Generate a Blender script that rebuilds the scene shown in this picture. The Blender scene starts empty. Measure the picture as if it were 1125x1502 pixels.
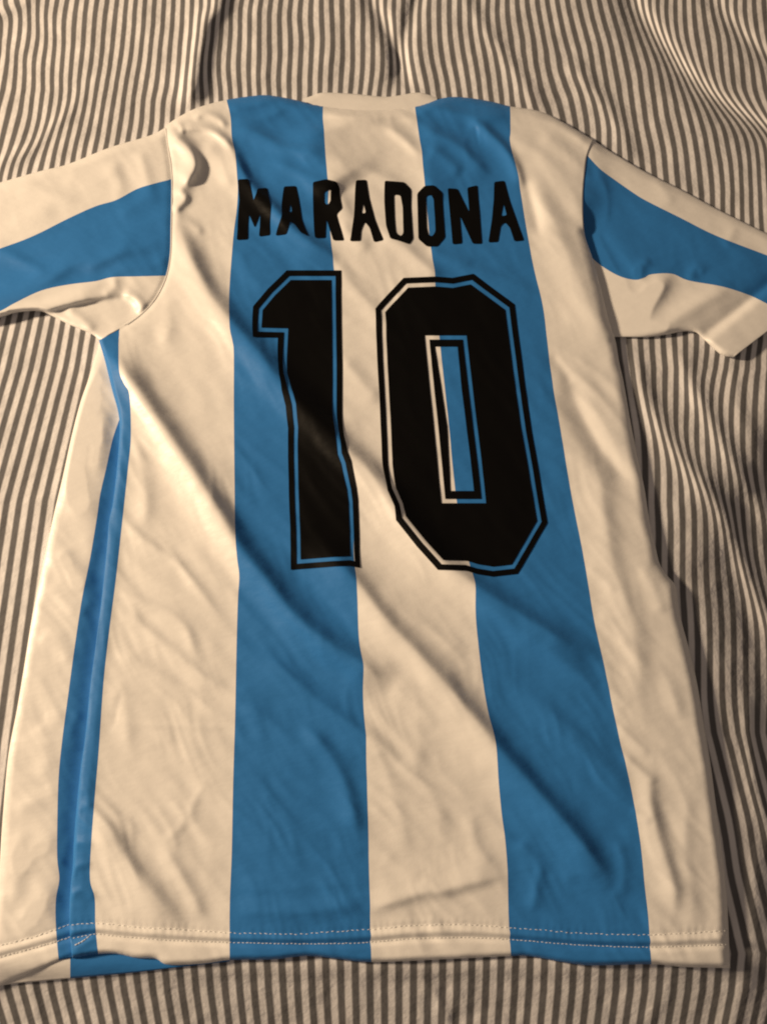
import bpy, bmesh, math, random
import numpy as np

random.seed(7)
R = math.radians
scene = bpy.context.scene

# ------------------------------------------------------------------ camera
TH = R(19.0)            # tilt from straight down
F = 1127.0              # focal length in photograph pixels (1125 wide)
CX, CY = 562.5, 751.0
HC = 0.62               # camera height above the bed in metres
cam_d = bpy.data.cameras.new('camera')
cam_d.sensor_fit = 'HORIZONTAL'
cam_d.sensor_width = 36.0
cam_d.lens = 36.0 * F / 1125.0
cam_d.clip_start = 0.01
cam_d.clip_end = 50
cam = bpy.data.objects.new('camera', cam_d)
scene.collection.objects.link(cam)
CAM = np.array([0.0, -HC * math.tan(TH), HC])
cam.location = CAM
cam.rotation_euler = (TH, 0, 0)
scene.camera = cam

# ------------------------------------------------------------------ light
world = bpy.data.worlds.new('World')
scene.world = world
world.use_nodes = True
bg = world.node_tree.nodes['Background']
bg.inputs[0].default_value = (1.0, 0.77, 0.60, 1)
bg.inputs[1].default_value = 0.15

def area(name, loc, target, size, power, col):
    d = bpy.data.lights.new(name, 'AREA')
    d.shape = 'DISK'; d.size = size; d.energy = power; d.color = col
    o = bpy.data.objects.new(name, d)
    scene.collection.objects.link(o)
    from mathutils import Vector
    o.location = loc
    o.rotation_euler = (Vector(target) - Vector(loc)).to_track_quat('-Z', 'Y').to_euler()
    return o

area('bedside_lamp_light', (-2.15, 0.34, 1.10), (0.0, 0.0, 0.0), 0.27, 94.0, (1.0, 0.745, 0.483))

vs = scene.view_settings
vs.view_transform = 'Standard'
vs.look = 'None'
vs.exposure = 0.0
vs.gamma = 1.0
vs.use_curve_mapping = False
scene.cycles.filter_width = 2.1     # the photograph is soft
scene.cycles.max_bounces = 6

# ------------------------------------------------------------------ geometry helpers
ST, CT = math.sin(TH), math.cos(TH)

def P(u, v, z):
    """photograph pixel (u, v) -> point at height z above the bed"""
    u = np.asarray(u, float); v = np.asarray(v, float); z = np.asarray(z, float)
    a = (u - CX) / F; b = -(v - CY) / F
    dx = a; dy = ST + b * CT; dz = -CT + b * ST
    t = (z - CAM[2]) / dz
    return np.stack([CAM[0] + dx * t, CAM[1] + dy * t, np.broadcast_to(z, t.shape)], -1)

def dense(pts, n=8):
    """Catmull-Rom through the points"""
    p = np.array(pts, float)
    if len(p) < 3:
        return np.array([p[0] + (p[-1] - p[0]) * t for t in np.linspace(0, 1, n + 1)])
    q = np.vstack([2 * p[0] - p[1], p, 2 * p[-1] - p[-2]])
    out = []
    for i in range(1, len(q) - 2):
        a, b, c, d = q[i - 1], q[i], q[i + 1], q[i + 2]
        for t in np.linspace(0, 1, n, endpoint=False):
            out.append(0.5 * ((2 * b) + (c - a) * t + (2 * a - 5 * b + 4 * c - d) * t * t + (3 * b - a - 3 * c + d) * t ** 3))
    out.append(p[-1])
    return np.array(out)

def fx(pts):
    """curve u(v): returns function of v"""
    d = dense(pts, 5); o = np.argsort(d[:, 1], kind='stable')
    V, U = d[o, 1], d[o, 0]
    return lambda v: np.interp(v, V, U)

def fy(pts):
    """curve v(u)"""
    d = dense(pts, 5); o = np.argsort(d[:, 0], kind='stable')
    U, V = d[o, 0], d[o, 1]
    return lambda u: np.interp(u, U, V)

# raster on which heights live (photograph pixels, 2 px cells)
U0, U1, V0, V1, ST_ = -160, 1300, -160, 1660, 2.0
gu = np.arange(U0, U1 + 1, ST_); gv = np.arange(V0, V1 + 1, ST_)
GU, GV = np.meshgrid(gu, gv)

def blur(a, s):
    """gaussian blur, sigma in cells"""
    r = int(3 * s + 1); k = np.exp(-0.5 * (np.arange(-r, r + 1) / s) ** 2); k /= k.sum()
    p = np.pad(a, ((r, r), (0, 0)), 'edge')
    a = sum(k[i] * p[i:i + a.shape[0]] for i in range(2 * r + 1))
    p = np.pad(a, ((0, 0), (r, r)), 'edge')
    return sum(k[i] * p[:, i:i + a.shape[1]] for i in range(2 * r + 1))

def sample(f, u, v):
    x = np.clip((np.asarray(u, float) - U0) / ST_, 0, f.shape[1] - 1.001)
    y = np.clip((np.asarray(v, float) - V0) / ST_, 0, f.shape[0] - 1.001)
    i = x.astype(int); j = y.astype(int); a = x - i; b = y - j
    return (f[j, i] * (1 - a) * (1 - b) + f[j, i + 1] * a * (1 - b) + f[j + 1, i] * (1 - a) * b + f[j + 1, i + 1] * a * b)

def polydist(pts, win):
    """signed distance and position along a polyline inside window win (raster slices)"""
    u = GU[win]; v = GV[win]
    seg = np.linalg.norm(np.diff(pts, axis=0), axis=1); L = seg.sum(); acc = 0
    best = np.full(u.shape, 1e9); sg = np.zeros(u.shape); al = np.zeros(u.shape)
    for i in range(len(pts) - 1):
        a = pts[i]; d = pts[i + 1] - a; l2 = (d ** 2).sum()
        if l2 < 1e-9: continue
        t = np.clip(((u - a[0]) * d[0] + (v - a[1]) * d[1]) / l2, 0, 1)
        eu = u - a[0] - t * d[0]; ev = v - a[1] - t * d[1]
        dd = eu * eu + ev * ev
        m = dd < best
        best = np.where(m, dd, best)
        sg = np.where(m, np.sign(d[0] * ev - d[1] * eu), sg)
        al = np.where(m, (acc + t * seg[i]) / L, al)
        acc += seg[i]
    return np.sqrt(best), sg, al

def window(pts, m):
    a = pts.min(0) - m; b = pts.max(0) + m
    i0 = max(0, int((a[1] - V0) / ST_)); i1 = min(GU.shape[0], int((b[1] - V0) / ST_) + 2)
    j0 = max(0, int((a[0] - U0) / ST_)); j1 = min(GU.shape[1], int((b[0] - U0) / ST_) + 2)
    return (slice(i0, i1), slice(j0, j1))

def fold(field, pts, h, wp, wn, taper=0.22):
    """ridge (or valley) of h mm; wp = half width on the lower-left side of a run to the lower right, wn on the other"""
    p = dense(pts, 5); w = window(p, 3.2 * max(wp, wn))
    d, s, al = polydist(p, w)
    ww = np.where(s > 0, wp, wn)
    tp = np.clip(np.minimum(al, 1 - al) / taper, 0, 1); tp = 0.12 + 0.88 * tp * tp * (3 - 2 * tp)
    field[w] += h * tp * np.exp(-(np.sqrt(d * d + 1.5) / ww) ** 1.7)

def udist(pts):
    return polydist(dense(pts, 4), (slice(None), slice(None)))[0]

def perlin(x, y, seed):
    rng = np.random.RandomState(seed)
    ang = rng.rand(256, 256) * 2 * np.pi
    xi = np.floor(x).astype(int); yi = np.floor(y).astype(int); xf = x - xi; yf = y - yi
    s = lambda t: t * t * t * (t * (t * 6 - 15) + 10)
    def g(i, j):
        a = ang[(yi + j) % 256, (xi + i) % 256]
        return np.cos(a) * (xf - i) + np.sin(a) * (yf - j)
    a, b = s(xf), s(yf)
    return ((g(0, 0) * (1 - a) + g(1, 0) * a) * (1 - b) + (g(0, 1) * (1 - a) + g(1, 1) * a) * b) * 1.5

def aniso(l_along, l_across, ang, seed):
    c, s = math.cos(ang), math.sin(ang)
    return perlin((GU * c + GV * s) / l_along + 40, (-GU * s + GV * c) / l_across + 40, seed)

def inside(poly):
    p = np.array(poly, float); c = np.zeros(GU.shape, bool)
    for i in range(len(p)):
        a, b = p[i], p[(i + 1) % len(p)]
        if a[1] == b[1]: continue
        m = (a[1] > GV) != (b[1] > GV)
        c ^= m & (GU < (b[0] - a[0]) * (GV - a[1]) / (b[1] - a[1]) + a[0])
    return c

def link(name, verts, faces, mat, parent=None, smooth=True):
    me = bpy.data.meshes.new(name)
    me.from_pydata([tuple(x) for x in verts], [], faces)
    if smooth:
        me.polygons.foreach_set('use_smooth', [True] * len(me.polygons))
    me.materials.append(mat)
    me.update()
    o = bpy.data.objects.new(name, me)
    scene.collection.objects.link(o)
    if parent: o.parent = parent
    return o

# ------------------------------------------------------------------ materials
def new_mat(name):
    m = bpy.data.materials.new(name); m.use_nodes = True
    nt = m.node_tree; b = nt.nodes['Principled BSDF']
    return m, nt, b

def fabric(name, col, rough=0.5, sheen=0.25, var=0.05, bump=0.16, spec=0.22):
    m, nt, b = new_mat(name); N = nt.nodes; Lk = nt.links
    tc = N.new('ShaderNodeTexCoord')
    n1 = N.new('ShaderNodeTexNoise'); n1.inputs['Scale'].default_value = 22; n1.inputs['Detail'].default_value = 5
    Lk.new(tc.outputs['Object'], n1.inputs['Vector'])
    mx = N.new('ShaderNodeMix'); mx.data_type = 'RGBA'
    mx.inputs[6].default_value = tuple(c * (1 - var) for c in col) + (1,)
    mx.inputs[7].default_value = tuple(min(0.9, c * (1 + var)) for c in col) + (1,)
    Lk.new(n1.outputs[0], mx.inputs[0]); Lk.new(mx.outputs[2], b.inputs['Base Color'])
    b.inputs['Roughness'].default_value = rough
    b.inputs['Specular IOR Level'].default_value = spec
    b.inputs['Sheen Weight'].default_value = sheen
    b.inputs['Sheen Roughness'].default_value = 0.4
    # small soft crinkles running along the folds, and the knit
    mp = N.new('ShaderNodeMapping'); mp.inputs['Rotation'].default_value = (0, 0, R(38)); mp.inputs['Scale'].default_value = (42, 95, 60)
    Lk.new(tc.outputs['Object'], mp.inputs['Vector'])
    n2 = N.new('ShaderNodeTexNoise'); n2.inputs['Scale'].default_value = 1; n2.inputs['Detail'].default_value = 3; n2.inputs['Roughness'].default_value = 0.45
    Lk.new(mp.outputs[0], n2.inputs['Vector'])
    n3 = N.new('ShaderNodeTexNoise'); n3.inputs['Scale'].default_value = 900; n3.inputs['Detail'].default_value = 1
    Lk.new(tc.outputs['Object'], n3.inputs['Vector'])
    b1 = N.new('ShaderNodeBump'); b1.inputs['Strength'].default_value = bump; b1.inputs['Distance'].default_value = 0.004
    Lk.new(n2.outputs[0], b1.inputs['Height'])
    b2 = N.new('ShaderNodeBump'); b2.inputs['Strength'].default_value = 0.08; b2.inputs['Distance'].default_value = 0.0004
    Lk.new(n3.outputs[0], b2.inputs['Height']); Lk.new(b1.outputs[0], b2.inputs['Normal'])
    Lk.new(b2.outputs[0], b.inputs['Normal'])
    return m

WHITE = fabric('white_polyester', (0.78, 0.768, 0.76), 0.40, 0.03, 0.02, 0.16, 0.36)
BLUE = fabric('sky_blue_polyester', (0.030, 0.176, 0.490), 0.52, 0.02, 0.05, 0.2, 0.13)
BLACK = fabric('black_print', (0.0028, 0.0026, 0.0026), 0.42, 0.0, 0.1, 0.12, 0.10)
THREAD = fabric('pale_thread', (0.72, 0.72, 0.72), 0.7, 0.0)

def sheet_material():
    m, nt, b = new_mat('striped_cotton'); N = nt.nodes; Lk = nt.links
    uv = N.new('ShaderNodeUVMap'); uv.uv_map = 'stripe'
    sp = N.new('ShaderNodeSeparateXYZ'); Lk.new(uv.outputs[0], sp.inputs[0])
    tc = N.new('ShaderNodeTexCoord')
    nw = N.new('ShaderNodeTexNoise'); nw.inputs['Scale'].default_value = 260; nw.inputs['Detail'].default_value = 2
    Lk.new(tc.outputs['Object'], nw.inputs['Vector'])
    # slightly ragged woven edge
    ma = N.new('ShaderNodeMath'); ma.operation = 'MULTIPLY_ADD'; ma.inputs[1].default_value = 0.035
    Lk.new(nw.outputs[0], ma.inputs[0]); Lk.new(sp.outputs[0], ma.inputs[2])
    fr = N.new('ShaderNodeMath'); fr.operation = 'FRACT'; Lk.new(ma.outputs[0], fr.inputs[0])
    cr = N.new('ShaderNodeValToRGB'); e = cr.color_ramp.elements
    light = (0.74, 0.735, 0.765, 1); dark = (0.132, 0.131, 0.140, 1)
    e[0].position = 0.0; e[0].color = light
    e[1].position = 0.175; e[1].color = light
    for p, c in ((0.30, dark), (0.69, dark), (0.82, light)):
        k = e.new(p); k.color = c
    Lk.new(fr.outputs[0], cr.inputs[0])
    n1 = N.new('ShaderNodeTexNoise'); n1.inputs['Scale'].default_value = 30; n1.inputs['Detail'].default_value = 6
    Lk.new(tc.outputs['Object'], n1.inputs['Vector'])
    mr = N.new('ShaderNodeMapRange'); mr.inputs['From Min'].default_value = 0.25; mr.inputs['From Max'].default_value = 0.75
    mr.inputs['To Min'].default_value = 0.86; mr.inputs['To Max'].default_value = 1.12
    Lk.new(n1.outputs[0], mr.inputs['Value'])
    mx = N.new('ShaderNodeMix'); mx.data_type = 'RGBA'; mx.blend_type = 'MULTIPLY'; mx.inputs[0].default_value = 1
    Lk.new(cr.outputs[0], mx.inputs[6]); Lk.new(mr.outputs[0], mx.inputs[7])
    Lk.new(mx.outputs[2], b.inputs['Base Color'])
    b.inputs['Roughness'].default_value = 0.85
    b.inputs['Specular IOR Level'].default_value = 0.2
    b.inputs['Sheen Weight'].default_value = 0.1
    n2 = N.new('ShaderNodeTexNoise'); n2.inputs['Scale'].default_value = 45; n2.inputs['Detail'].default_value = 5
    Lk.new(tc.outputs['Object'], n2.inputs['Vector'])
    b1 = N.new('ShaderNodeBump'); b1.inputs['Strength'].default_value = 0.4; b1.inputs['Distance'].default_value = 0.006
    Lk.new(n2.outputs[0], b1.inputs['Height'])
    b2 = N.new('ShaderNodeBump'); b2.inputs['Strength'].default_value = 0.25; b2.inputs['Distance'].default_value = 0.0006
    Lk.new(nw.outputs[0], b2.inputs['Height']); Lk.new(b1.outputs[0], b2.inputs['Normal'])
    Lk.new(b2.outputs[0], b.inputs['Normal'])
    return m
SHEET = sheet_material()

# ------------------------------------------------------------------ outlines (traced on the photograph)
OUT = [(-120, 300), (0, 267), (100, 240), (160, 216), (220, 198), (260, 172), (290, 157), (331, 146), (395, 139), (475, 135), (610, 135),
       (680, 143), (748, 155), (820, 175), (873, 207), (950, 253), (1050, 305), (1125, 342), (1241, 397), (1158, 460), (1075, 523),
       (1033, 498), (980, 490), (903, 495), (915, 560), (935, 670), (952, 760), (970, 830), (996, 900), (1022, 1000), (1042, 1120),
       (1058, 1240), (1068, 1350), (1071, 1421), (900, 1416), (750, 1404), (542, 1412), (337, 1411), (190, 1428), (0, 1446), (-40, 1458),
       (-15, 1330), (4, 1200), (25, 1040), (48, 900), (80, 750), (105, 640), (145, 503), (57, 456), (0, 464), (-120, 490)]

# ------------------------------------------------------------------ bed sheet: heights and stripe coordinate
HS = (1.3 + 1.6 * np.clip((330 - GV) / 150, 0, 1)) * aniso(220, 150, 0.6, 3) + 0.8 * aniso(90, 60, 1.2, 5)
cover = blur(inside(OUT).astype(float), 9)
SF = [  # pts, height mm, half widths, stripes swallowed by the crease
    ([(905, -60), (935, 10), (965, 55), (1005, 105), (1050, 145), (1090, 170), (1150, 200), (1250, 240)], -6.0, 26, 10, 3.2, 17),
    ([(1030, -40), (1055, 10), (1090, 52), (1150, 105), (1230, 160)], -3.0, 16, 9, 1.3, 13),
    ([(-60, 45), (0, 18), (25, 8), (60, -12)], 2.5, 7, 7, 0.8, 8),
    ([(325, -60), (318, 5), (300, 30), (291, 70), (284, 110), (272, 165)], 8.0, 13, 18, 1.0, 14),
    ([(-30, 250), (0, 237), (45, 218), (72, 190), (105, 158), (130, 122)], 2.0, 8, 6, -0.6, 10),
    ([(515, -50), (545, 0), (570, 50), (590, 100), (606, 150)], -5.0, 10, 10, 0.9, 11),
    ([(640, -50), (612, 0), (592, 60), (580, 120), (575, 150)], -4.2, 10, 10, 0.5, 11),
    ([(660, -30), (690, 10), (725, 60), (760, 110), (800, 170)], 2.4, 12, 9, 0.5, 13),
    ([(830, 80), (870, 130), (905, 175), (930, 240)], 2.8, 14, 9, 0.7, 13),
    ([(925, 480), (940, 560), (970, 625), (1015, 690), (1060, 750), (1100, 850), (1140, 930), (1200, 1050)], 4.8, 14, 13, 1.8, 15),
    ([(985, 490), (1015, 560), (1052, 632), (1090, 700), (1150, 800)], 3.8, 13, 11, 1.1, 13),
    ([(1060, 470), (1070, 530), (1085, 600), (1130, 700)], 1.8, 12, 9, 0.0, 10),
    ([(985, 840), (1010, 900), (1030, 1000), (1050, 1100), (1075, 1200)], -2.5, 10, 10, 0.0, 10),
    ([(1095, 1010), (1100, 1100), (1115, 1180), (1150, 1260)], 2.4, 10, 10, 0.7, 11),
    ([(1110, 1230), (1108, 1330), (1100, 1420), (1075, 1500), (1050, 1560)], 1.6, 12, 12, 0.0, 14),
    ([(35, 1425), (48, 1460), (60, 1510)], 1.6, 6, 6, 0.0, 8),
    ([(270, 1505), (300, 1490), (320, 1478)], 1.5, 6, 5, 0.0, 6),
    ([(610, 1430), (640, 1460), (655, 1500), (660, 1550)], 1.6, 8, 6, 0.0, 8),
    ([(655, 1500), (710, 1482), (770, 1478)], -1.4, 7, 6, 0.0, 6),
    ([(940, 1505), (970, 1470), (980, 1440)], 1.0, 7, 6, 0.0, 6),
    ([(130, 190), (90, 215), (60, 260)], 1.2, 9, 7, 0.0, 6),
    ([(380, -20), (372, 50), (385, 100), (380, 150)], 0.9, 14, 14, 0.0, 6),
    ([(470, -20), (480, 50), (478, 140)], 0.9, 16, 12, 0.0, 6),
    ([(0, 520), (-20, 700)], 0.8, 10, 10, 0.0, 6),
]
SWARP = 0.22 * aniso(120, 95, 0.2, 11) * np.clip((480 - GV) / 250, 0.1, 1) * np.clip((700 - GU) / 400, 0.3, 1) + 0.05 * aniso(45, 34, 0.5, 12) * np.clip((420 - GV) / 200, 0.1, 1)
for pts, h, wp, wn, n, w in SF:
    fold(HS, pts, h * (1.35 if pts[1][1] < 200 else 1.0), wp, wn, 0.15)
    if n:
        d, sd, al = polydist(dense(pts, 4), (slice(None), slice(None)))
        tp = np.clip(np.minimum(al, 1 - al) / 0.35, 0, 1); tp = tp * tp * (3 - 2 * tp)
        # cloth is swallowed by the crease: stripes crowd and run along it
        SWARP += n * tp * 0.5 * np.tanh(-sd * d / w) * np.exp(-(d / 260) ** 2)
HS = blur(HS, 1.3) * (1 - np.clip(cover * 1.6 - 0.1, 0, 1) * 0.92)
# the bedding domes: it falls away to the right and towards the foot
ED = np.interp(GV, [-200, 300, 480, 560, 650, 750, 830, 900, 1000, 1120, 1240, 1350, 1421, 1700], [1500, 1400, 1300, 1150, 1050, 990, 975, 992, 1018, 1038, 1054, 1064, 1068, 1090])
DR = np.maximum(GU - ED, 0); DB = np.maximum(GV - 1408, 0)
HS += -0.145 * DR * np.clip(DR / 100, 0, 1) - 0.27 * DB * np.clip(DB / 30, 0, 1)
HS = blur(HS, 2.0)
HS = HS * 1e-3
SWARP = blur(SWARP, 2.6)

PV = [-700, 20, 130, 280, 540, 735, 1075, 1400, 1455, 1502, 1700, 2300]
PL = [11.5, 14, 14.2, 15, 16.8, 18.5, 20.2, 21.6, 21.2, 20.7, 19.5, 19]
PR = [11.5, 14.2, 14.6, 15.6, 17, 17.1, 18.3, 21.4, 21.2, 20.8, 19.5, 19]

def stripe_coord(u, v):
    pl = np.interp(v, PV, PL); pr = np.interp(v, PV, PR)
    x = u - 575
    return x / np.where(x < 0, pl, pr) + sample(SWARP, u, v)

def axis(lo, a, b, hi, st):
    pre, post = [], []
    x, d = a, st
    while x > lo: d *= 1.25; x -= d; pre.append(x)
    x, d = b, st
    while x < hi: d *= 1.25; x += d; post.append(x)
    return np.array(pre[::-1] + list(np.arange(a, b + 0.1, st)) + post)

def build_sheet():
    uu = axis(-900, -30, 1156, 2000, 3.1); vv = axis(-650, -30, 1532, 2200, 3.1)
    A, B = np.meshgrid(uu, vv)
    z = sample(HS, A, B)
    v3 = P(A, B, z).reshape(-1, 3)
    nu, nv = len(uu), len(vv)
    i = (np.arange(nv - 1)[:, None] * nu + np.arange(nu - 1)[None]).ravel()
    faces = np.stack([i, i + nu, i + nu + 1, i + 1], -1)
    o = link('bed_sheet', v3, faces.tolist(), SHEET)
    me = o.data
    uvl = me.uv_layers.new(name='stripe')
    s = stripe_coord(A, B).ravel()
    li = np.empty(len(me.loops), int); me.loops.foreach_get('vertex_index', li)
    uv = np.zeros((len(li), 2)); uv[:, 0] = s[li]; uv[:, 1] = B.ravel()[li] / 100
    uvl.data.foreach_set('uv', uv.ravel())
    o['label'] = 'rumpled cream bed sheet with narrow grey stripes spread under the football shirt'
    o['category'] = 'bed sheet'
    return o
build_sheet()

# ------------------------------------------------------------------ the shirt
jersey = bpy.data.objects.new('football_shirt', None)
scene.collection.objects.link(jersey)
jersey.location = (0, 0, 0)
jersey['label'] = 'sky blue and white striped football shirt lying back up with black number 10'
jersey['category'] = 'football shirt'

# --- curves
SEAM_L = [(243, 180), (245, 210), (250, 240), (252, 270), (251, 330), (250, 370), (245, 400), (235, 425), (222, 445), (205, 462), (186, 476), (175, 483)]
BAND_R = [(175, 483), (174, 515), (175, 545), (182, 563), (190, 580), (192, 640), (188, 685), (180, 760), (170, 850), (161, 920), (152, 1000), (145, 1100),
          (139, 1170), (134, 1235), (132, 1290), (139, 1318), (140, 1360), (145, 1410)]
RIDGE_L = [(145, 499), (153, 525), (164, 570), (175, 615), (173, 670), (166, 735), (160, 765), (157, 800), (150, 870), (140, 950), (132, 1010), (125, 1080),
           (118, 1130), (112, 1190), (108, 1240), (107, 1270), (103, 1310), (102, 1360), (107, 1420)]
L1 = [(331, 140), (338, 170), (340, 200), (345, 225), (348, 260), (349, 280), (347, 310), (343, 340), (338, 400), (336, 440), (337, 480), (341, 500), (343, 520),
      (343, 600), (344, 700), (345, 780), (348, 820), (351, 845), (349, 880), (347, 950), (345, 1050), (342, 1150), (340, 1250), (337, 1330), (337, 1420)]
L2 = [(475, 140), (474, 180), (476, 220), (478, 250), (482, 300), (486, 350), (490, 395), (496, 430), (498, 520), (500, 620), (504, 660), (512, 690), (519, 730),
      (520, 780), (520, 840), (525, 900), (532, 1000), (537, 1100), (540, 1200), (542, 1300), (545, 1420)]
R1 = [(607, 140), (610, 165), (613, 185), (618, 220), (622, 260), (628, 320), (633, 370), (638, 410), (645, 500), (657, 610), (668, 720), (683, 800), (693, 845),
      (698, 900), (705, 970), (716, 1040), (725, 1090), (735, 1180), (744, 1260), (746, 1340), (750, 1412)]
R2 = [(748, 145), (749, 190), (748, 205), (752, 230), (762, 270), (770, 320), (777, 360), (785, 400), (797, 450), (803, 500), (810, 560), (820, 620), (832, 690),
      (843, 750), (855, 810), (862, 850), (872, 910), (885, 970), (897, 1030), (908, 1080), (920, 1130), (930, 1180), (940, 1240), (946, 1300), (951, 1350), (956, 1425)]
EDGE_R = [(873, 200), (862, 225), (858, 250), (855, 290), (857, 340), (868, 375), (878, 410), (888, 450), (896, 480), (903, 500), (908, 530), (915, 562), (925, 620),
          (935, 670), (945, 715), (952, 760), (961, 800), (968, 828), (980, 846), (992, 862), (997, 900), (1010, 950), (1022, 1000), (1032, 1060), (1042, 1120),
          (1050, 1180), (1058, 1240), (1065, 1300), (1068, 1350), (1071, 1425)]
TOP = [(225, 199), (243, 184), (260, 172), (290, 157), (331, 146), (370, 140), (395, 139), (430, 145), (475, 155), (540, 161), (607, 156), (650, 143), (680, 142),
       (720, 148), (748, 155), (790, 162), (820, 175), (860, 198), (880, 210)]
HEM = [(95, 1408), (107, 1406), (145, 1400), (172, 1400), (200, 1406), (228, 1407), (247, 1416), (300, 1414), (337, 1409), (400, 1408), (450, 1403), (500, 1408),
       (545, 1412), (650, 1408), (750, 1403), (780, 1404), (830, 1413), (870, 1417), (955, 1415), (1000, 1419), (1075, 1421)]
ST_UP = [(103, 1357), (140, 1355), (160, 1356), (200, 1361), (260, 1364), (337, 1369), (430, 1371), (480, 1368), (542, 1364), (600, 1359), (680, 1357), (750, 1362),
         (800, 1365), (850, 1370), (950, 1372), (1000, 1370), (1068, 1366)]
ST_LO = [(105, 1377), (142, 1371), (170, 1374), (250, 1380), (337, 1383), (420, 1385), (480, 1385), (542, 1383), (600, 1378), (680, 1376), (750, 1379), (850, 1387),
         (955, 1390), (1070, 1386)]

# --- body height (mm above the sheet)
HB = np.full(GU.shape, 8.0)
HB += 2.0 * np.clip((GU - 780) / 180, 0, 1) + 1.0 * aniso(330, 120, 0.85, 21)
WX, WY = 14 * perlin(GU / 90, GV / 90, 71), 14 * perlin(GU / 90, GV / 90, 72)
def crinkle(la, lc, ang, seed):
    """sharp-crested little creases"""
    c, s_ = math.cos(ang), math.sin(ang); x, y = GU + WX, GV + WY
    n = perlin((x * c + y * s_) / la + 40, (-x * s_ + y * c) / lc + 40, seed)
    return 1 - np.sqrt(n * n + 0.002) * 1.6
CR = crinkle(170, 30, 0.82, 81) * np.clip(0.5 + perlin(GU / 130, GV / 130, 82), 0, 1) + 0.5 * crinkle(90, 20, 1.15, 83) * np.clip(0.35 + perlin(GU / 110, GV / 110, 84), 0, 1)
HB += 0.3 * aniso(120, 34, 0.85, 22) + 0.2 * aniso(60, 18, 0.75, 23) + 0.25 * aniso(40, 30, 1.3, 24) + 0.8 * CR
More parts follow.
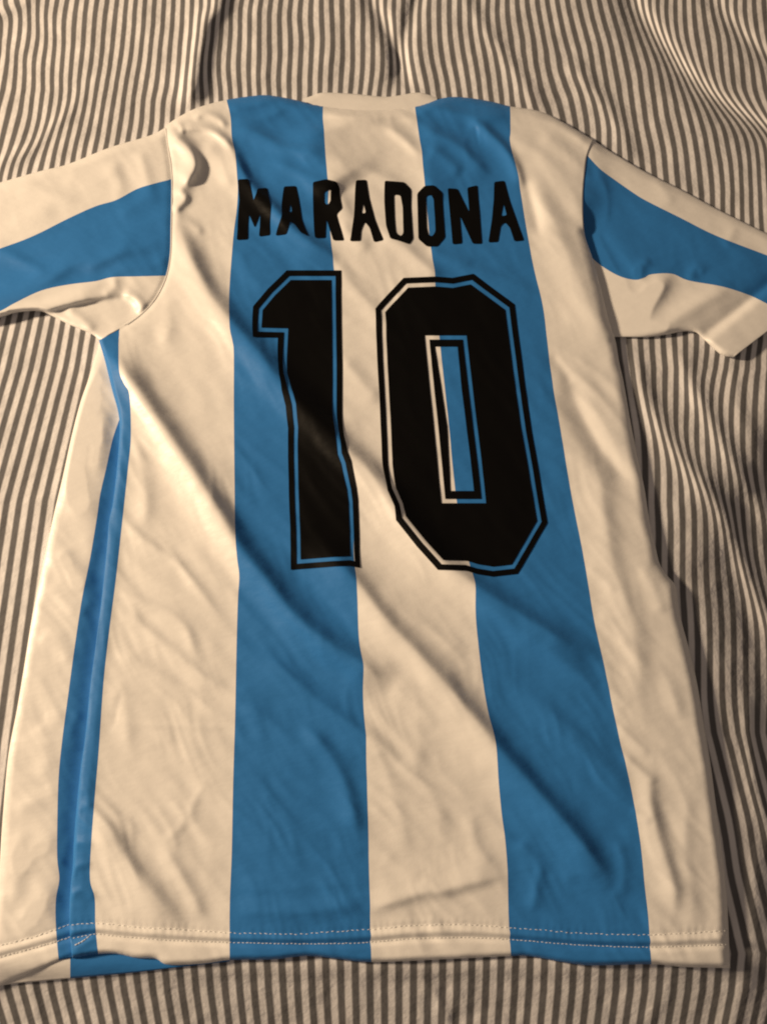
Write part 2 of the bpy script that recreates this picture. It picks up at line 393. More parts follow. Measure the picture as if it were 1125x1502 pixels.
BF = [
    # the three long diagonal folds
    ([(150, 505), (175, 535), (203, 573), (240, 628), (277, 682), (315, 742), (347, 795), (392, 852), (445, 915), (520, 968), (580, 1010)], 8.5, 28, 18, 0.09),
    ([(248, 300), (275, 368), (305, 428), (336, 468), (380, 518), (410, 557), (460, 607), (505, 655), (560, 712), (590, 758), (640, 815), (695, 858), (760, 900), (830, 942), (885, 975)], 7.4, 28, 16, 0.09),
    ([(455, 780), (520, 850), (566, 910), (612, 958), (652, 1003), (700, 1060), (740, 1108), (790, 1165), (840, 1222), (880, 1275), (900, 1310)], 7.4, 34, 17, 0.12),
    # blue stripe under the one
    ([(370, 950), (395, 968), (434, 1000), (480, 1040), (530, 1075), (590, 1120)], 3.0, 24, 12),
    ([(435, 1060), (470, 1092), (497, 1130), (515, 1180), (528, 1240)], 3.0, 18, 11),
    ([(350, 1030), (400, 1060), (440, 1100), (470, 1150)], 1.2, 14, 11),
    ([(345, 1000), (370, 1035), (390, 1090)], 0.7, 14, 10),
    ([(385, 1150), (395, 1180), (420, 1210), (440, 1260)], 0.8, 9, 9),
    ([(335, 860), (370, 905), (400, 935)], 0.9, 12, 9),
    # lower left white
    ([(120, 1165), (140, 1195), (168, 1240), (206, 1292), (250, 1345), (275, 1375)], 6.0, 36, 21, 0.32),
    ([(235, 1235), (260, 1275), (285, 1320), (300, 1350)], 2.0, 14, 11),
    ([(160, 1050), (178, 1010), (185, 1060), (190, 1110)], 1.0, 14, 12),
    ([(168, 740), (190, 772), (230, 805), (262, 828), (300, 875), (330, 915)], 1.5, 9, 7),
    ([(165, 860), (200, 880), (245, 898), (272, 920), (285, 955), (300, 985)], 1.7, 12, 8),
    ([(165, 890), (205, 915), (250, 950), (300, 995), (340, 1010)], 1.2, 11, 8),
    ([(160, 960), (200, 970), (240, 1000), (290, 1030)], 1.0, 12, 8),
    ([(190, 640), (205, 680), (215, 730), (212, 780)], 1.6, 14, 12),
    ([(180, 1060), (260, 1066), (330, 1068)], 0.6, 5, 5),
    ([(250, 1170), (270, 1205), (235, 1240)], 0.6, 7, 6), ([(300, 1150), (280, 1195), (300, 1230)], 0.6, 7, 6), ([(225, 1180), (250, 1215), (262, 1250)], 0.6, 7, 6),
    ([(240, 430), (248, 470), (240, 510)], 1.5, 12, 12),
    # hem fold
    ([(530, 1338), (570, 1326), (617, 1311), (645, 1308), (665, 1303), (700, 1294), (745, 1284)], 3.2, 9, 26),
    ([(335, 1335), (400, 1338), (450, 1338), (500, 1330), (548, 1315)], 2.2, 12, 22),
    ([(340, 1300), (400, 1305), (470, 1300), (540, 1295)], 1.0, 9, 14),
    # centre white
    ([(560, 1110), (575, 1160), (590, 1210), (600, 1260)], 1.0, 16, 12), ([(620, 1080), (610, 1130), (640, 1180), (650, 1230)], 1.0, 16, 12),
    ([(545, 950), (580, 990), (620, 1040), (640, 1075)], 1.3, 16, 13), ([(690, 1190), (700, 1240), (725, 1270)], 0.8, 12, 10),
    ([(555, 860), (590, 880), (640, 930), (690, 960)], 1.2, 18, 14),
    ([(560, 1250), (590, 1275), (620, 1290)], 0.9, 12, 9),
    # right blue, lower
    ([(690, 870), (740, 910), (800, 950), (860, 1000), (900, 1030)], 2.2, 16, 12),
    ([(760, 1000), (800, 1040), (850, 1090), (905, 1150), (935, 1200)], 2.0, 22, 14),
    ([(760, 1230), (785, 1265), (800, 1290)], 1.4, 12, 10), ([(790, 1280), (786, 1310), (780, 1340)], 1.5, 10, 9), ([(820, 1290), (860, 1285), (900, 1305)], 0.9, 12, 14),
    ([(905, 1230), (915, 1270), (912, 1320)], 1.2, 12, 10),
    # right white
    ([(805, 520), (825, 540), (840, 565)], -1.2, 8, 8),
    ([(825, 545), (850, 602), (878, 655), (905, 690), (928, 710), (945, 722)], -4.5, 19, 15),
    ([(825, 655), (855, 672), (878, 695), (886, 760), (900, 830), (918, 885), (930, 930), (938, 990), (945, 1050)], 3.0, 22, 17),
    ([(880, 1000), (905, 1020), (925, 1040)], 0.8, 9, 7), ([(905, 1060), (930, 1085), (955, 1110)], 0.9, 8, 7), ([(912, 1105), (940, 1130), (965, 1152)], 1.4, 9, 6),
    ([(958, 1130), (953, 1165), (962, 1213), (977, 1262), (990, 1310), (985, 1350)], 3.6, 20, 11),
    ([(1010, 1160), (1005, 1240), (1015, 1310), (1020, 1350)], 1.2, 14, 12),
    ([(960, 960), (985, 1010), (1000, 1060)], 1.2, 13, 10), ([(940, 830), (958, 860), (975, 905)], 1.3, 13, 10),
    ([(925, 1185), (945, 1200), (958, 1205)], 0.8, 7, 6),
    ([(860, 830), (885, 850), (905, 872)], 0.8, 9, 7), ([(875, 900), (900, 915), (925, 950)], 0.7, 9, 7),
    # right shoulder
    ([(735, 198), (760, 208), (790, 222), (820, 252), (845, 295), (858, 345)], 1.5, 18, 15),
    ([(790, 195), (820, 215), (848, 238), (858, 262)], 1.0, 13, 12),
    ([(758, 240), (790, 285), (818, 340), (842, 395), (868, 455), (895, 520)], 4.2, 26, 20),
    ([(766, 255), (780, 295), (792, 350)], -1.8, 12, 10), ([(810, 165), (835, 182), (865, 205)], 1.2, 10, 8),
    # right blue, top
    ([(605, 172), (628, 156), (660, 163), (700, 170), (755, 169)], 2.2, 9, 9),
    ([(688, 192), (700, 180), (722, 197), (742, 218), (756, 242), (770, 280)], 3.0, 13, 6),
    ([(612, 178), (640, 196), (672, 212), (700, 240), (720, 262)], 2.6, 15, 9),
    ([(625, 215), (650, 228), (680, 255)], 1.5, 12, 9),
    ([(640, 378), (690, 395), (740, 410), (800, 440)], 1.8, 14, 11),
    ([(625, 362), (660, 378), (700, 385)], 1.5, 9, 9),
    # left blue, top
    ([(325, 158), (360, 155), (400, 146), (440, 149)], 1.6, 7, 6), ([(335, 176), (380, 174), (420, 160)], 1.1, 7, 6),
    ([(330, 188), (365, 190), (392, 203), (420, 217), (480, 224)], 2.6, 17, 9),
    ([(328, 198), (347, 235), (366, 268), (400, 302), (430, 335), (470, 365), (500, 385)], 4.2, 20, 9),
    ([(385, 232), (425, 246), (460, 262), (500, 290), (520, 325)], 1.8, 16, 9),
    ([(350, 360), (365, 400), (390, 430)], 1.0, 12, 10),
    # centre white, top
    ([(448, 175), (470, 230), (505, 285)], 4.6, 34, 55), ([(625, 200), (632, 250), (640, 300)], 1.5, 20, 26),
    # raised side seam
    ([(165, 540), (182, 610), (180, 680), (172, 760), (162, 860), (150, 960), (139, 1060), (129, 1160), (122, 1240), (119, 1300), (122, 1400)], 0.9, 10, 9),
    ([(98, 1200), (115, 1186), (138, 1180)], 1.0, 7, 7), ([(98, 1245), (118, 1236), (140, 1240)], 1.0, 7, 6), ([(98, 1288), (115, 1270), (138, 1268)], 1.1, 6, 7), ([(100, 1318), (120, 1306), (142, 1318)], 1.2, 6, 6), ([(105, 1395), (120, 1388), (142, 1372)], 0.8, 5, 5),
    ([(465, 167), (540, 170), (590, 168), (615, 176)], 1.8, 5, 5),
    ([(475, 180), (545, 181), (578, 192), (605, 215), (625, 235)], 2.0, 9, 9),
    ([(470, 238), (520, 242), (570, 262), (610, 290)], 1.5, 15, 9),
    ([(550, 335), (590, 358), (622, 388), (655, 412)], 3.0, 16, 9),
    ([(488, 385), (512, 412), (545, 450), (580, 490)], 2.0, 14, 9), ([(500, 320), (515, 345), (545, 365)], 1.6, 10, 8),
    ([(500, 520), (530, 560), (560, 590)], 1.8, 14, 11),
    # left shoulder
    ([(240, 190), (262, 203), (280, 222), (286, 242), (276, 262), (262, 276)], 5.5, 18, 9),
    ([(258, 272), (272, 288), (262, 302), (252, 312)], 2.6, 9, 7),
    ([(250, 316), (275, 322), (300, 345)], 1.6, 8, 6),
    ([(258, 190), (285, 187), (308, 190), (328, 203), (345, 222)], 2.8, 6, 6), ([(282, 176), (296, 166), (318, 172), (336, 188)], 1.8, 6, 5),
    ([(255, 178), (265, 184), (268, 196)], 1.5, 4, 4), ([(300, 205), (325, 240), (340, 280)], 1.4, 14, 12),
]
for f in BF:
    k = 1.45 if np.mean([q[1] for q in f[0]]) < 320 else (1.12 if f[1] > 6.5 else 0.95)
    fold(HB, f[0], f[1] * k, *f[2:])
# hem: rolled double line of stitches
d = udist(ST_UP); HB -= 0.7 * np.exp(-(d / 3.0) ** 2)
d = udist([(a[0], 0.5 * (a[1] + np.interp(a[0], [q[0] for q in ST_LO], [q[1] for q in ST_LO]))) for a in ST_UP]); HB += 1.5 * np.exp(-(d / 6.0) ** 2)
d = udist(ST_LO); HB -= 1.9 * np.exp(-(d / 4.0) ** 2)
# sleeve seam
d = udist(SEAM_L); HB -= 1.0 * np.exp(-(d / 4.0) ** 2)
# dent in the right edge
HB -= 1.0 * np.exp(-(((GU - 960) / 9) ** 2 + ((GV - 832) / 9) ** 2))
pp = dense(ST_UP, 6); dd, sg, al = polydist(pp, (slice(None), slice(None)))
HB += 0.28 * np.sin(al * 965 / 11.0 * 2 * np.pi + 3 * perlin(GU / 40, GV / 40, 91)) * np.exp(-(dd / 9) ** 2) * (0.6 + 0.6 * perlin(GU / 70, GV / 70, 92))
HB = blur(HB, 0.65)
HB0 = HB.copy()

def roll(h, pts, width, floor, side):
    """turn the cloth down towards an edge; side = +1/-1: which side of the traced edge is cloth"""
    dd, sg, al = polydist(dense(pts, 4), (slice(None), slice(None)))
    q = np.clip(np.where((sg * side > 0) | (al <= 0) | (al >= 1), dd, 0) / width, 0, 1)
    g = 1 - (1 - q) ** 2
    return np.where(h > floor, floor + (h - floor) * (0.45 * g + 0.55 * np.sqrt(g + 0.012) / math.sqrt(1.012)), h)

HB = roll(HB, EDGE_R[9:], 15, 4.6, 1)
HB = roll(HB, EDGE_R[4:10], 14, 6.4, 1)
HB = roll(HB, RIDGE_L, 6, 7.6, -1)
HB = roll(HB, TOP, 12, 3.4, 1)
HB = roll(HB, HEM, 7, 2.7, -1)

# --- sleeves
HL = np.full(GU.shape, 7.2) + 0.6 * CR + 0.9 * aniso(160, 60, -0.35, 31) + 0.4 * aniso(60, 26, -0.3, 32)
for f in [
    ([(-60, 440), (0, 432), (60, 416), (105, 388), (150, 378), (210, 362), (250, 350)], 2.6, 12, 20),
    ([(-20, 360), (15, 372), (45, 388), (75, 402)], 1.8, 12, 8),
    ([(150, 410), (190, 392), (225, 388), (250, 375)], 1.4, 9, 10),
    ([(170, 320), (200, 300), (235, 275)], 1.2, 14, 12), ([(205, 215), (212, 250), (225, 285)], 1.6, 13, 9), ([(160, 235), (175, 265), (170, 300)], 1.2, 15, 12),
    ([(20, 275), (70, 282), (120, 300)], 1.2, 12, 9), ([(90, 255), (140, 262), (180, 245)], 1.0, 14, 12),
    ([(-40, 320), (30, 318), (90, 300)], 1.0, 16, 12), ([(195, 350), (170, 372), (120, 400)], 1.2, 11, 11),
    ([(-60, 452), (20, 438), (70, 428), (120, 424), (165, 412)], 2.0, 8, 12)]:
    fold(HL, *f)
p = dense([(-60, 470), (0, 464), (58, 457), (95, 447), (130, 439), (160, 434), (186, 431)], 6); w = window(p, 90)
dd, sg, al = polydist(p, w)
tp = np.clip((1 - al) / 0.25, 0, 1)
HL[w] += 4.2 * tp * np.where(sg > 0, np.exp(-(dd / 3.0) ** 2), np.exp(-(dd / 17) ** 2))
p2 = inside([(55, 457), (95, 447), (130, 439), (186, 431), (207, 455), (186, 478), (145, 502), (100, 480)])
HL -= blur(p2.astype(float), 2.5) * 2.4
fold(HL, [(178, 428), (198, 436), (207, 450), (200, 462)], 3.0, 7, 8)
fold(HL, [(95, 450), (120, 468), (140, 488)], 2.0, 8, 8)
fold(HL, [(165, 405), (168, 420), (150, 432)], 1.5, 6, 7)
HL -= 1.2 * np.exp(-(udist(SEAM_L) / 4.0) ** 2)
HL = blur(HL, 0.9)
SL_TOP = [(-130, 304), (0, 267), (60, 250), (100, 240), (160, 216), (220, 198), (243, 186), (260, 178)]
SL_BOT = [(-130, 495), (0, 465), (20, 459), (57, 456), (80, 465), (100, 475), (135, 490), (147, 499), (160, 491), (175, 483), (186, 476), (205, 462), (222, 445), (235, 425), (245, 404), (252, 398)]
HL = roll(HL, SL_TOP[:-1], 12, 3.4, 1)
HL = roll(HL, SL_BOT[:8], 8, 3.0, -1)

HR = np.full(GU.shape, 5.6) + 0.5 * CR + 0.8 * aniso(160, 60, 0.5, 41) + 0.35 * aniso(60, 26, 0.6, 42)
for f in [
    ([(868, 235), (880, 262), (884, 295), (880, 330)], 2.4, 12, 8), ([(862, 300), (880, 340), (905, 385), (925, 410)], -1.5, 14, 14),
    ([(935, 412), (940, 392), (955, 380)], 1.8, 8, 8), ([(1010, 412), (1022, 392), (1035, 402)], 1.5, 8, 8),
    ([(906, 500), (928, 470), (950, 446), (967, 424), (984, 398)], 5.0, 12, 18),
    ([(935, 492), (975, 478), (1010, 455), (1050, 432), (1085, 420)], 3.4, 15, 16),
    ([(940, 280), (1000, 330), (1060, 360), (1130, 385)], 1.0, 20, 20), ([(960, 250), (975, 280), (990, 300)], 0.8, 9, 8), ([(1080, 330), (1070, 350), (1062, 362)], 0.8, 9, 8)]:
    fold(HR, *f)
fold(HR, [(1022, 498), (1050, 478), (1078, 457), (1107, 434), (1150, 400), (1200, 360)], -3.0, 7, 12, 0.1)
HR += 1.6 * blur(inside([(1036, 500), (1110, 436), (1260, 310), (1300, 360), (1075, 530)]).astype(float), 2)
HR = blur(HR, 0.9)
SR_TOP = [(860, 200), (873, 207), (900, 224), (950, 253), (1000, 278), (1050, 305), (1100, 330), (1125, 342), (1241, 397), (1290, 420)]
SR_BOT = [(870, 494), (903, 494), (920, 494), (950, 494), (980, 490), (1000, 486), (1020, 487), (1033, 498), (1050, 514), (1060, 521), (1075, 524), (1100, 524), (1260, 524)]
HR = np.minimum(HR, 2.6 + 0.075 * udist(EDGE_R[4:10]))
wb = np.exp(-(udist(EDGE_R[:4]) / 24) ** 2)
HR = HR * (1 - wb) + (HB0 - 0.6) * wb
HR = roll(HR, SR_TOP[1:], 11, 3.0, 1)
HR = roll(HR, SR_BOT[1:11], 9, 2.6, -1)

# --- front panel that shows past the left side seam, and the lower hem layer
HF = np.full(GU.shape, 4.2) + 0.6 * CR + 0.5 * aniso(80, 40, 1.1, 51) + 0.3 * aniso(40, 22, 0.5, 52)
for f in [
    ([(148, 520), (134, 560), (116, 620), (108, 680), (116, 735), (135, 775)], 3.0, 14, 13), ([(152, 600), (146, 650), (140, 700)], 1.8, 10, 8),
    ([(90, 800), (105, 835), (125, 868)], 1.8, 12, 8), ([(75, 850), (95, 880), (118, 900)], 1.0, 8, 7), ([(55, 930), (85, 950), (105, 975)], 1.1, 9, 7),
    ([(95, 1040), (70, 1070), (55, 1060)], 1.0, 10, 9), ([(88, 1160), (50, 1175), (20, 1195)], 1.4, 9, 9), ([(85, 1225), (50, 1255), (15, 1285)], 1.6, 10, 9),
    ([(80, 1300), (50, 1340), (20, 1375)], 1.8, 12, 11), ([(30, 1210), (25, 1280), (15, 1340)], 1.4, 10, 9), ([(60, 1080), (70, 1120), (55, 1150)], 0.9, 9, 9),
    ([(150, 800), (140, 850), (150, 870)], -0.8, 6, 6), ([(105, 1220), (95, 1250), (90, 1275)], 0.8, 6, 6), ([(120, 1040), (108, 1060), (100, 1085)], 0.8, 5, 5),
    ([(135, 880), (125, 890), (118, 905)], 0.8, 5, 5)]:
    fold(HF, f[0], f[1] * 0.75, f[2] * 1.6, f[3] * 1.5)
FUP = [(-60, 1405), (0, 1388), (40, 1378), (85, 1363), (112, 1352)]
FLO = [(-60, 1424), (0, 1405), (40, 1394), (85, 1381), (112, 1372)]
HF -= 0.6 * np.exp(-(udist(FUP) / 3) ** 2); HF -= 1.3 * np.exp(-(udist(FLO) / 3.4) ** 2)
HF += 0.9 * np.exp(-(udist([(-60, 1414), (0, 1397), (40, 1386), (85, 1372), (112, 1362)]) / 6) ** 2)
HF -= 2.4 * np.exp(-(udist(RIDGE_L[3:]) / 17) ** 2) * np.clip((1385 - GV) / 60, 0, 1)
HF = blur(HF, 0.9)
F_OUT = [(143, 495), (145, 505), (130, 555), (118, 590), (105, 640), (92, 700), (80, 750), (65, 820), (48, 900), (35, 980), (25, 1040), (12, 1110), (4, 1200), (-3, 1300), (-14, 1400), (-20, 1470)]
F_HEM = [(-60, 1468), (-20, 1453), (0, 1446), (13, 1440), (50, 1425), (87, 1409), (130, 1394)]
HF = roll(HF, F_OUT, 12, 2.6, -1)
HF = roll(HF, F_HEM, 6, 2.8, -1)
F_BLUE = [(178, 606), (174, 618), (165, 645), (155, 690), (147, 725), (142, 760), (132, 820), (120, 880), (108, 960), (100, 1020), (92, 1080), (86, 1140), (84, 1210), (84, 1260), (87, 1290), (82, 1320), (82, 1360), (87, 1420)]
HF = np.minimum(HF, 5.6)
HU = np.full(GU.shape, 2.0) + 0.25 * aniso(50, 30, 0.2, 61)
HC_ = np.full(GU.shape, 4.6) + 0.3 * aniso(60, 30, 0.1, 62)
C_TOP = [(445, 144), (460, 139), (475, 135), (520, 137), (560, 141), (580, 140), (610, 135), (625, 137), (642, 143)]
HC_ = roll(HC_, C_TOP, 8, 2.4, 1)

FIELD = {}
for k, h in dict(body=HB, left=HL, right=HR, front=HF, under=HU, collar=HC_).items():
    FIELD[k] = HS + h * 1e-3

def patch(name, key, XL, XR, YT, YB, mat, parent, step=3.0, skirt='', lift=0.0, drop=0.0):
    """cloth between u = XL(v)..XR(v) and v = YT(u)..YB(u), laid on height field `key`; skirt = sides that turn down to the sheet"""
    # size
    tv = np.linspace(0, 1, 9)
    vmid = 0.5 * (YT(0.5 * (XL(700) + XR(700))) + YB(0.5 * (XL(700) + XR(700))))
    for _ in range(8):
        um = 0.5 * (XL(vmid) + XR(vmid)); vmid = 0.5 * (YT(um) + YB(um))
    um = 0.5 * (XL(vmid) + XR(vmid))
    hh = float(YB(um) - YT(um))
    vv = np.linspace(float(YT(um)), float(YB(um)), 12)
    ww = float(np.max(XR(vv) - XL(vv)))
    uu_ = np.linspace(float(XL(vmid)), float(XR(vmid)), 12)
    hh = max(hh, float(np.max(YB(uu_) - YT(uu_))))
    nu = max(3, int(ww / step) + 1); nv = max(3, int(hh / step) + 1)
    s, t = np.meshgrid(np.linspace(0, 1, nu), np.linspace(0, 1, nv))
    u = um + 0 * s; v = vmid + 0 * s
    for _ in range(30):
        v2 = YT(u) + (YB(u) - YT(u)) * t
        v = 0.5 * v + 0.5 * v2
        u2 = XL(v) + (XR(v) - XL(v)) * s
        u = 0.5 * u + 0.5 * u2
    z = sample(FIELD[key], u, v) + lift
    V = P(u, v, z).reshape(-1, 3)
    i = (np.arange(nv - 1)[:, None] * nu + np.arange(nu - 1)[None]).ravel()
    faces = np.stack([i, i + nu, i + nu + 1, i + 1], -1).tolist()
    verts = [tuple(x) for x in V]
    grid = np.arange(nu * nv).reshape(nv, nu)
    sides = {'T': (grid[0], 0, 2.0), 'B': (grid[-1], 0, -2.0), 'L': (grid[:, 0], 2.0, 0), 'R': (grid[:, -1], -2.0, 0)}
    fu, fv = u.ravel(), v.ravel()
    for c in skirt:
        idx, du, dv = sides[c]
        zz = z.ravel()[idx]; zb = sample(HS, fu[idx] + du, fv[idx] + dv) + 0.0006
        prev = idx
        for fr, k in ((0.5, 0.35), (1.0, 1.0)):
            q = P(fu[idx] + du * k, fv[idx] + dv * k, zz + (zb - zz) * fr)
            n0 = len(verts); verts += [tuple(x) for x in q]
            cur = np.arange(n0, n0 + len(idx))
            for a in range(len(idx) - 1):
                fc = [int(prev[a]), int(prev[a + 1]), int(cur[a + 1]), int(cur[a])]
                if c in 'BL': fc = fc[::-1]
                faces.append(fc)
            prev = cur
    return link(name, verts, faces, mat, parent)

const = lambda c: (lambda x: np.full(np.shape(x), float(c)) if np.shape(x) else float(c))
fTOP, fHEM = fy(TOP), fy(HEM)
HJ = np.clip(HB0 - blur(blur(HB0, 12), 12), -5, 5)
def jog(u, v):
    """cloth gathered by a fold carries its print sideways a little"""
    return u + 0.55 * sample(HJ, u, v)
def jx(pts):
    f = fx(pts)
    return lambda v: jog(f(v), v)
fL1, fL2, fR1, fR2, fER = fx(L1), jx(L2), jx(R1), jx(R2), fx(EDGE_R)
fWL = fx(SEAM_L[:-1] + BAND_R)
fBR, fRL = fx(BAND_R), fx(RIDGE_L)

# back panel, stripe by stripe
def lab(o, t): o['label'] = t; return o
patch('side_stripe', 'body', fRL, fBR, fy([(140, 502), (145, 499), (160, 491), (175, 483), (195, 474)]), fHEM, BLUE, jersey, 2.2, 'LB')
patch('stripe', 'body', fWL, fL1, fTOP, fHEM, WHITE, jersey, 2.8, 'TB')
patch('stripe', 'body', fL1, fL2, fTOP, fHEM, BLUE, jersey, 2.8, 'TB')
patch('stripe', 'body', fL2, fR1, fTOP, fHEM, WHITE, jersey, 2.8, 'B')
patch('stripe', 'body', fR1, fR2, fTOP, fHEM, BLUE, jersey, 2.8, 'TB')
patch('stripe', 'body', fR2, fER, fTOP, fHEM, WHITE, jersey, 2.8, 'TBR')
lab(patch('collar', 'collar', const(446), const(641), fy(C_TOP), fy([(445, 147), (460, 153), (475, 158), (540, 165), (607, 160), (625, 152), (642, 145)]), WHITE, jersey, 2.2, 'T'), 'white ribbed collar band at the back of the neck')

# sleeves
SLB_T = [(-130, 408), (0, 364), (50, 345), (100, 320), (140, 302), (170, 293), (200, 277), (225, 269), (252, 262), (262, 258)]
SLB_B = [(-130, 496), (-60, 482), (0, 456), (20, 445), (60, 426), (100, 417), (140, 412), (165, 406), (200, 405), (243, 404), (260, 404)]
sl = patch('sleeve', 'left', const(-118), fx(SEAM_L), fy(SL_TOP), fy(SLB_T), WHITE, jersey, 2.8, 'TL')
patch('sleeve_stripe', 'left', const(-118), fx(SEAM_L), fy(SLB_T), fy(SLB_B), BLUE, sl, 2.8, 'L')
patch('sleeve_underside', 'left', const(-60), const(243.5), fy(SLB_B), fy(SL_BOT), WHITE, sl, 2.2, 'B')
SRB_T = [(850, 214), (863, 229), (880, 247), (900, 262), (930, 283), (950, 295), (1000, 320), (1050, 345), (1125, 374), (1222, 411), (1290, 437)]
SRB_B = [(840, 345), (850, 352), (860, 366), (875, 384), (905, 403), (930, 410), (945, 407), (955, 402), (985, 401), (1010, 411), (1060, 420), (1100, 433), (1125, 445), (1158, 460), (1230, 492)]
XLr = fx([(873, 200), (862, 225), (857, 250), (853, 290), (850, 340), (856, 375), (866, 410), (876, 450), (884, 480), (888, 520)])
cuff = lambda v: 1075 + (524 - np.asarray(v, float)) / 0.76
sr = patch('sleeve', 'right', XLr, cuff, fy(SR_TOP), fy(SRB_T), WHITE, jersey, 2.8, 'TR')
patch('sleeve_stripe', 'right', XLr, cuff, fy(SRB_T), fy(SRB_B), BLUE, sr, 2.8, 'R')
patch('sleeve_underside', 'right', XLr, cuff, fy(SRB_B), fy(SR_BOT), WHITE, sr, 2.4, 'BR')

# front panel past the seam
fp = patch('front_panel', 'front', fx(F_OUT), lambda v: np.where(np.asarray(v) < 612, fRL(v) + 6, fx(F_BLUE)(v)), fy([(100, 506), (145, 500), (190, 497)]), fy(F_HEM), WHITE, jersey, 2.6, 'LB')
patch('front_stripe', 'front', fx(F_BLUE), lambda v: fRL(v) + 9, const(607), fy([(60, 1412), (87, 1409), (107, 1405), (130, 1400)]), BLUE, fp, 2.2, 'B')
U_BOT = [(-60, 1466), (-40, 1458), (0, 1447), (27, 1443), (60, 1440), (103, 1436), (190, 1428), (250, 1421), (300, 1415), (345, 1410)]
lo = patch('lower_hem', 'under', const(-50), const(103), const(1392), fy(U_BOT), WHITE, jersey, 3.0, 'B')
patch('lower_hem_stripe', 'under', const(103), const(337), const(1392), fy(U_BOT), BLUE, lo, 3.0, 'B')

# ------------------------------------------------------------------ printed name and number
def draped(name, loops, mat, parent, lift=0.00045, cut=4.0):
    """flat print: polygon with holes in photograph pixels, cut fine and laid on the back"""
    bm = bmesh.new()
    for lp in loops:
        vs_ = [bm.verts.new((x, y, 0)) for x, y in lp]
        for a in range(len(vs_)): bm.edges.new((vs_[a], vs_[(a + 1) % len(vs_)]))
    bmesh.ops.triangle_fill(bm, use_beauty=True, use_dissolve=False, edges=bm.edges[:])
    A = np.array(loops[0]); lo_, hi = A.min(0), A.max(0)
    for ax in (0, 1):
        n = [0, 0, 0]; n[ax] = 1
        for c in np.arange(math.ceil(lo_[ax] / cut) * cut, hi[ax], cut):
            co = [0, 0, 0]; co[ax] = c
            bmesh.ops.bisect_plane(bm, geom=bm.verts[:] + bm.edges[:] + bm.faces[:], dist=1e-4, plane_co=co, plane_no=n)
    bm.verts.index_update()
    C = np.array([(q.co.x, q.co.y) for q in bm.verts])
    C[:, 0] = jog(C[:, 0], C[:, 1])
    Z = sample(FIELD['body'], C[:, 0], C[:, 1]) + lift
    V = P(C[:, 0], C[:, 1], Z)
    faces = [[q.index for q in f.verts][::-1] for f in bm.faces]
    # face upward
    a, b, c = (V[faces[0][k]] for k in range(3))
    if np.cross(b - a, c - a)[2] < 0: faces = [f[::-1] for f in faces]
    bm.free()
    return link(name, V, faces, mat, parent)

def offset(poly, d):
    """move each side of a closed polygon by d along its inner normal"""
    p = np.array(poly, float); n = len(p)
    ar = 0.5 * sum(p[i][0] * p[(i + 1) % n][1] - p[(i + 1) % n][0] * p[i][1] for i in range(n))
    sgn = 1 if ar > 0 else -1
    out = []
    for i in range(n):
        e1 = p[i] - p[i - 1]; e2 = p[(i + 1) % n] - p[i]
        e1 /= np.linalg.norm(e1); e2 /= np.linalg.norm(e2)
        n1 = sgn * np.array([-e1[1], e1[0]]); n2 = sgn * np.array([-e2[1], e2[0]])
        m = n1 + n2; m /= np.linalg.norm(m)
        out.append(tuple(p[i] + m * d / max(0.35, m.dot(n1))))
    return out

ca = lambda pts: [(x / 4.6875 + 320, y / 4.6875 + 230) for x, y in pts]
cb = lambda pts: [(x / 4.5 + 540, y / 4.5 + 230) for x, y in pts]
LETTERS = [
    ('M', [ca([(130, 152), (200, 148), (214, 205), (238, 300), (262, 214), (342, 210), (351, 330), (357, 536), (284, 546), (291, 385), (254, 485), (212, 390), (206, 565), (128, 570), (138, 430), (146, 290)])]),
    ('A', [ca([(458, 200), (540, 197), (560, 290), (582, 430), (618, 545), (560, 518), (522, 462), (484, 440), (464, 530), (394, 540), (424, 410), (444, 290)]),
           ca([(489, 378), (513, 376), (503, 318)])]),
    ('R', [ca([(645, 170), (735, 150), (805, 168), (834, 210), (839, 290), (851, 350), (815, 392), (866, 573), (795, 573), (748, 425), (742, 556), (665, 556), (658, 330)]),
           ca([(722, 240), (766, 218), (773, 298), (757, 328), (734, 318)])]),
    ('A', [ca([(949, 157), (1022, 154), (1042, 280), (1080, 430), (1134, 570), (1072, 585), (1042, 485), (1010, 445), (986, 500), (976, 576), (904, 578), (934, 400), (941, 300)]),
           ca([(988, 386), (1017, 384), (1002, 318)])]),
    ('D', [cb([(108, 154), (240, 164), (286, 212), (286, 330), (299, 540), (270, 576), (200, 552), (140, 536), (118, 450), (108, 300)]),
           cb([(172, 246), (214, 252), (230, 330), (233, 500), (216, 522), (185, 502), (178, 400)])]),
    ('O', [cb([(372, 188), (432, 184), (490, 235), (500, 400), (511, 530), (460, 590), (390, 590), (333, 540), (329, 400), (324, 240)]),
           cb([(384, 256), (415, 248), (433, 280), (441, 400), (446, 490), (426, 522), (402, 516), (390, 470), (386, 380)])]),
    ('N', [cb([(524, 204), (592, 208), (668, 365), (656, 200), (722, 184), (736, 350), (753, 572), (692, 572), (606, 385), (622, 570), (559, 576), (543, 400)])]),
    ('A', [cb([(834, 162), (902, 154), (941, 300), (986, 430), (1029, 550), (965, 556), (936, 465), (905, 430), (875, 455), (858, 560), (794, 563), (818, 400), (829, 280)]),
           cb([(879, 388), (916, 384), (895, 306)])]),
]
def rounded(lp, r=1.6):
    p = np.array(lp); out = []
    for i in range(len(p)):
        for o in (p[i - 1], p[(i + 1) % len(p)]):
            d_ = o - p[i]; L = np.linalg.norm(d_)
            out.append(tuple(p[i] + d_ / L * min(r, 0.3 * L)))
    return out
for ch, loops in LETTERS:
    lab(draped('letter', [rounded(rounded(l), 0.7) for l in loops], BLACK, jersey), 'black printed letter ' + ch)

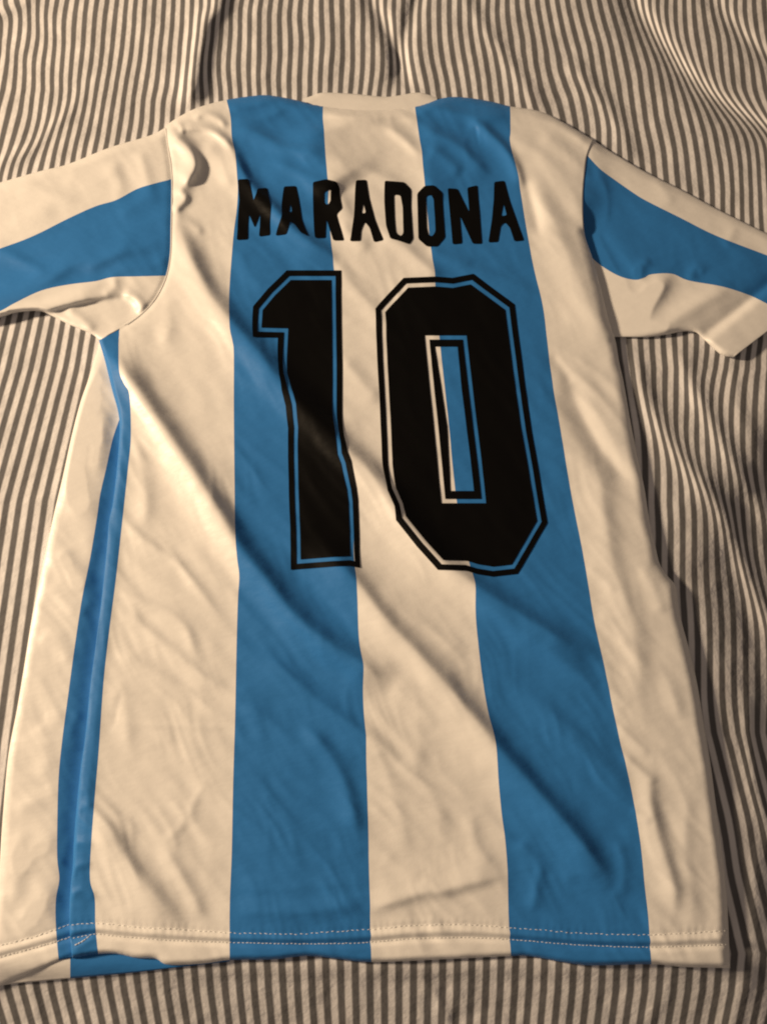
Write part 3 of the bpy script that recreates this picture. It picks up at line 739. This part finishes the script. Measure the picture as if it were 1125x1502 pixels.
ONE = [(421, 396), (500, 396), (501, 460), (502, 540), (503, 600), (504, 640), (507, 662), (513, 676), (518, 695), (523, 715), (526, 735), (528, 780), (529, 833),
       (512, 830), (489, 831), (428, 836), (426, 780), (424, 724), (423, 668), (423, 628), (418, 595), (411, 572), (407, 548), (408.5, 495), (369.5, 494), (372, 449), (393, 423)]
ZERO = [(592, 407), (639, 405), (664, 407), (694, 401), (714, 416), (755, 446), (763, 510), (771, 572), (779, 626), (789, 682), (803, 767), (781, 805), (760, 842), (724, 846),
        (699, 842), (682, 837), (641, 836), (610, 802), (579, 763), (576, 742), (566, 719), (562, 682), (559, 626), (554, 539), (550, 452)]
SLOT = [(638, 508), (671, 508), (677, 570), (684, 625), (690, 672), (695, 720), (661, 720), (656, 625), (647, 565)]
ONE_IN = offset(ONE, 14.2)
d1 = lab(draped('digit', [ONE_IN], BLACK, jersey), 'black printed digit 1 with thin outline')
draped('digit_border', [ONE, offset(ONE, 8.2)], BLACK, d1)
HOLE = [(623, 491.5), (684, 491.5), (692, 560), (700, 625), (707, 682), (713, 738), (648, 738), (642, 682), (636, 620), (629, 555)]
d0 = lab(draped('digit', [offset(ZERO, 14.6), HOLE], BLACK, jersey), 'black printed digit 0 with thin outline')
draped('digit_border', [ZERO, offset(ZERO, 8.4)], BLACK, d0)
draped('digit_border', [offset(HOLE, 6.2), SLOT], BLACK, d0)

# ------------------------------------------------------------------ hem stitching
def stitches(name, pts, key, parent, pitch, length, rad, wob, mat, gap=0.0):
    p = dense(pts, 12); seg = np.r_[0, np.cumsum(np.linalg.norm(np.diff(p, axis=0), axis=1))]
    V, Fc = [], []
    x = 2.0
    rng = random.Random(len(pts))
    while x < seg[-1] - length:
        L = length * rng.uniform(0.75, 1.15)
        a = [np.interp(x, seg, p[:, k]) for k in (0, 1)]; b = [np.interp(x + L, seg, p[:, k]) for k in (0, 1)]
        w0 = rng.uniform(-wob, wob); w1 = rng.uniform(-wob, wob)
        x += pitch * rng.uniform(0.9, 1.1)
        if rng.random() < gap: continue
        uv = [(a[0], a[1] + w0), (0.5 * (a[0] + b[0]), 0.5 * (a[1] + b[1] + w0 + w1)), (b[0], b[1] + w1)]
        Q = [P(q[0], q[1], sample(FIELD[key], q[0], q[1]) + h) for q, h in zip(uv, (0.0001, 0.0004, 0.0001))]
        t = Q[2] - Q[0]; t /= np.linalg.norm(t); side = np.array([-t[1], t[0], 0]); side /= np.linalg.norm(side); up = np.array([0, 0, 1.0])
        n0 = len(V)
        for q, r in zip(Q, (0.6, 1.0, 0.6)):
            for k in range(6):
                an = k * math.pi / 3
                V.append(tuple(q + rad * r * (math.cos(an) * side + math.sin(an) * up)))
        for g in (0, 6):
            for k in range(6):
                Fc.append([n0 + g + k, n0 + g + (k + 1) % 6, n0 + g + 6 + (k + 1) % 6, n0 + g + 6 + k])
        Fc.append([n0 + k for k in range(5, -1, -1)]); Fc.append([n0 + 12 + k for k in range(6)])
    o = link(name, V, Fc, mat, parent); o['kind'] = 'stuff'
    return o
stitches('stitching', ST_UP, 'body', jersey, 7.5, 5.4, 0.0002, 0.9, THREAD)
stitches('stitching', ST_LO, 'body', jersey, 6.0, 5.4, 0.0002, 0.5, THREAD)
stitches('stitching', FUP, 'front', fp, 7.5, 5.4, 0.0002, 0.9, THREAD)
stitches('stitching', FLO, 'front', fp, 6.0, 5.4, 0.0002, 0.6, THREAD)
stitches('loose_thread', [(108, 1388), (120, 1382), (135, 1371)], 'body', jersey, 5.0, 6.0, 0.00035, 0.2, THREAD)

def seam(name, pts, key, parent, rad, lift):
    p = dense(pts, 6); Q = P(p[:, 0], p[:, 1], sample(FIELD[key], p[:, 0], p[:, 1]) + lift)
    V, Fc = [], []
    for i in range(len(Q)):
        t = Q[min(i + 1, len(Q) - 1)] - Q[max(i - 1, 0)]; t /= np.linalg.norm(t)
        side = np.cross(t, (0, 0, 1.0)); side /= np.linalg.norm(side); up = np.cross(side, t)
        for k in range(8):
            an = k * math.pi / 4
            V.append(tuple(Q[i] + rad * (math.cos(an) * side * 1.3 + math.sin(an) * up * 0.8)))
    for i in range(len(Q) - 1):
        for k in range(8):
            Fc.append([i * 8 + k, i * 8 + (k + 1) % 8, i * 8 + 8 + (k + 1) % 8, i * 8 + 8 + k])
    return link(name, V, Fc, WHITE, parent)
seam('sleeve_seam', [(243, 188), (246, 212), (250.5, 240), (252.5, 270), (251.5, 330), (250.5, 370), (245.5, 400), (235.5, 425), (222.5, 445), (205.5, 462), (187, 475.5)], 'body', sl, 0.0005, 0.0002)
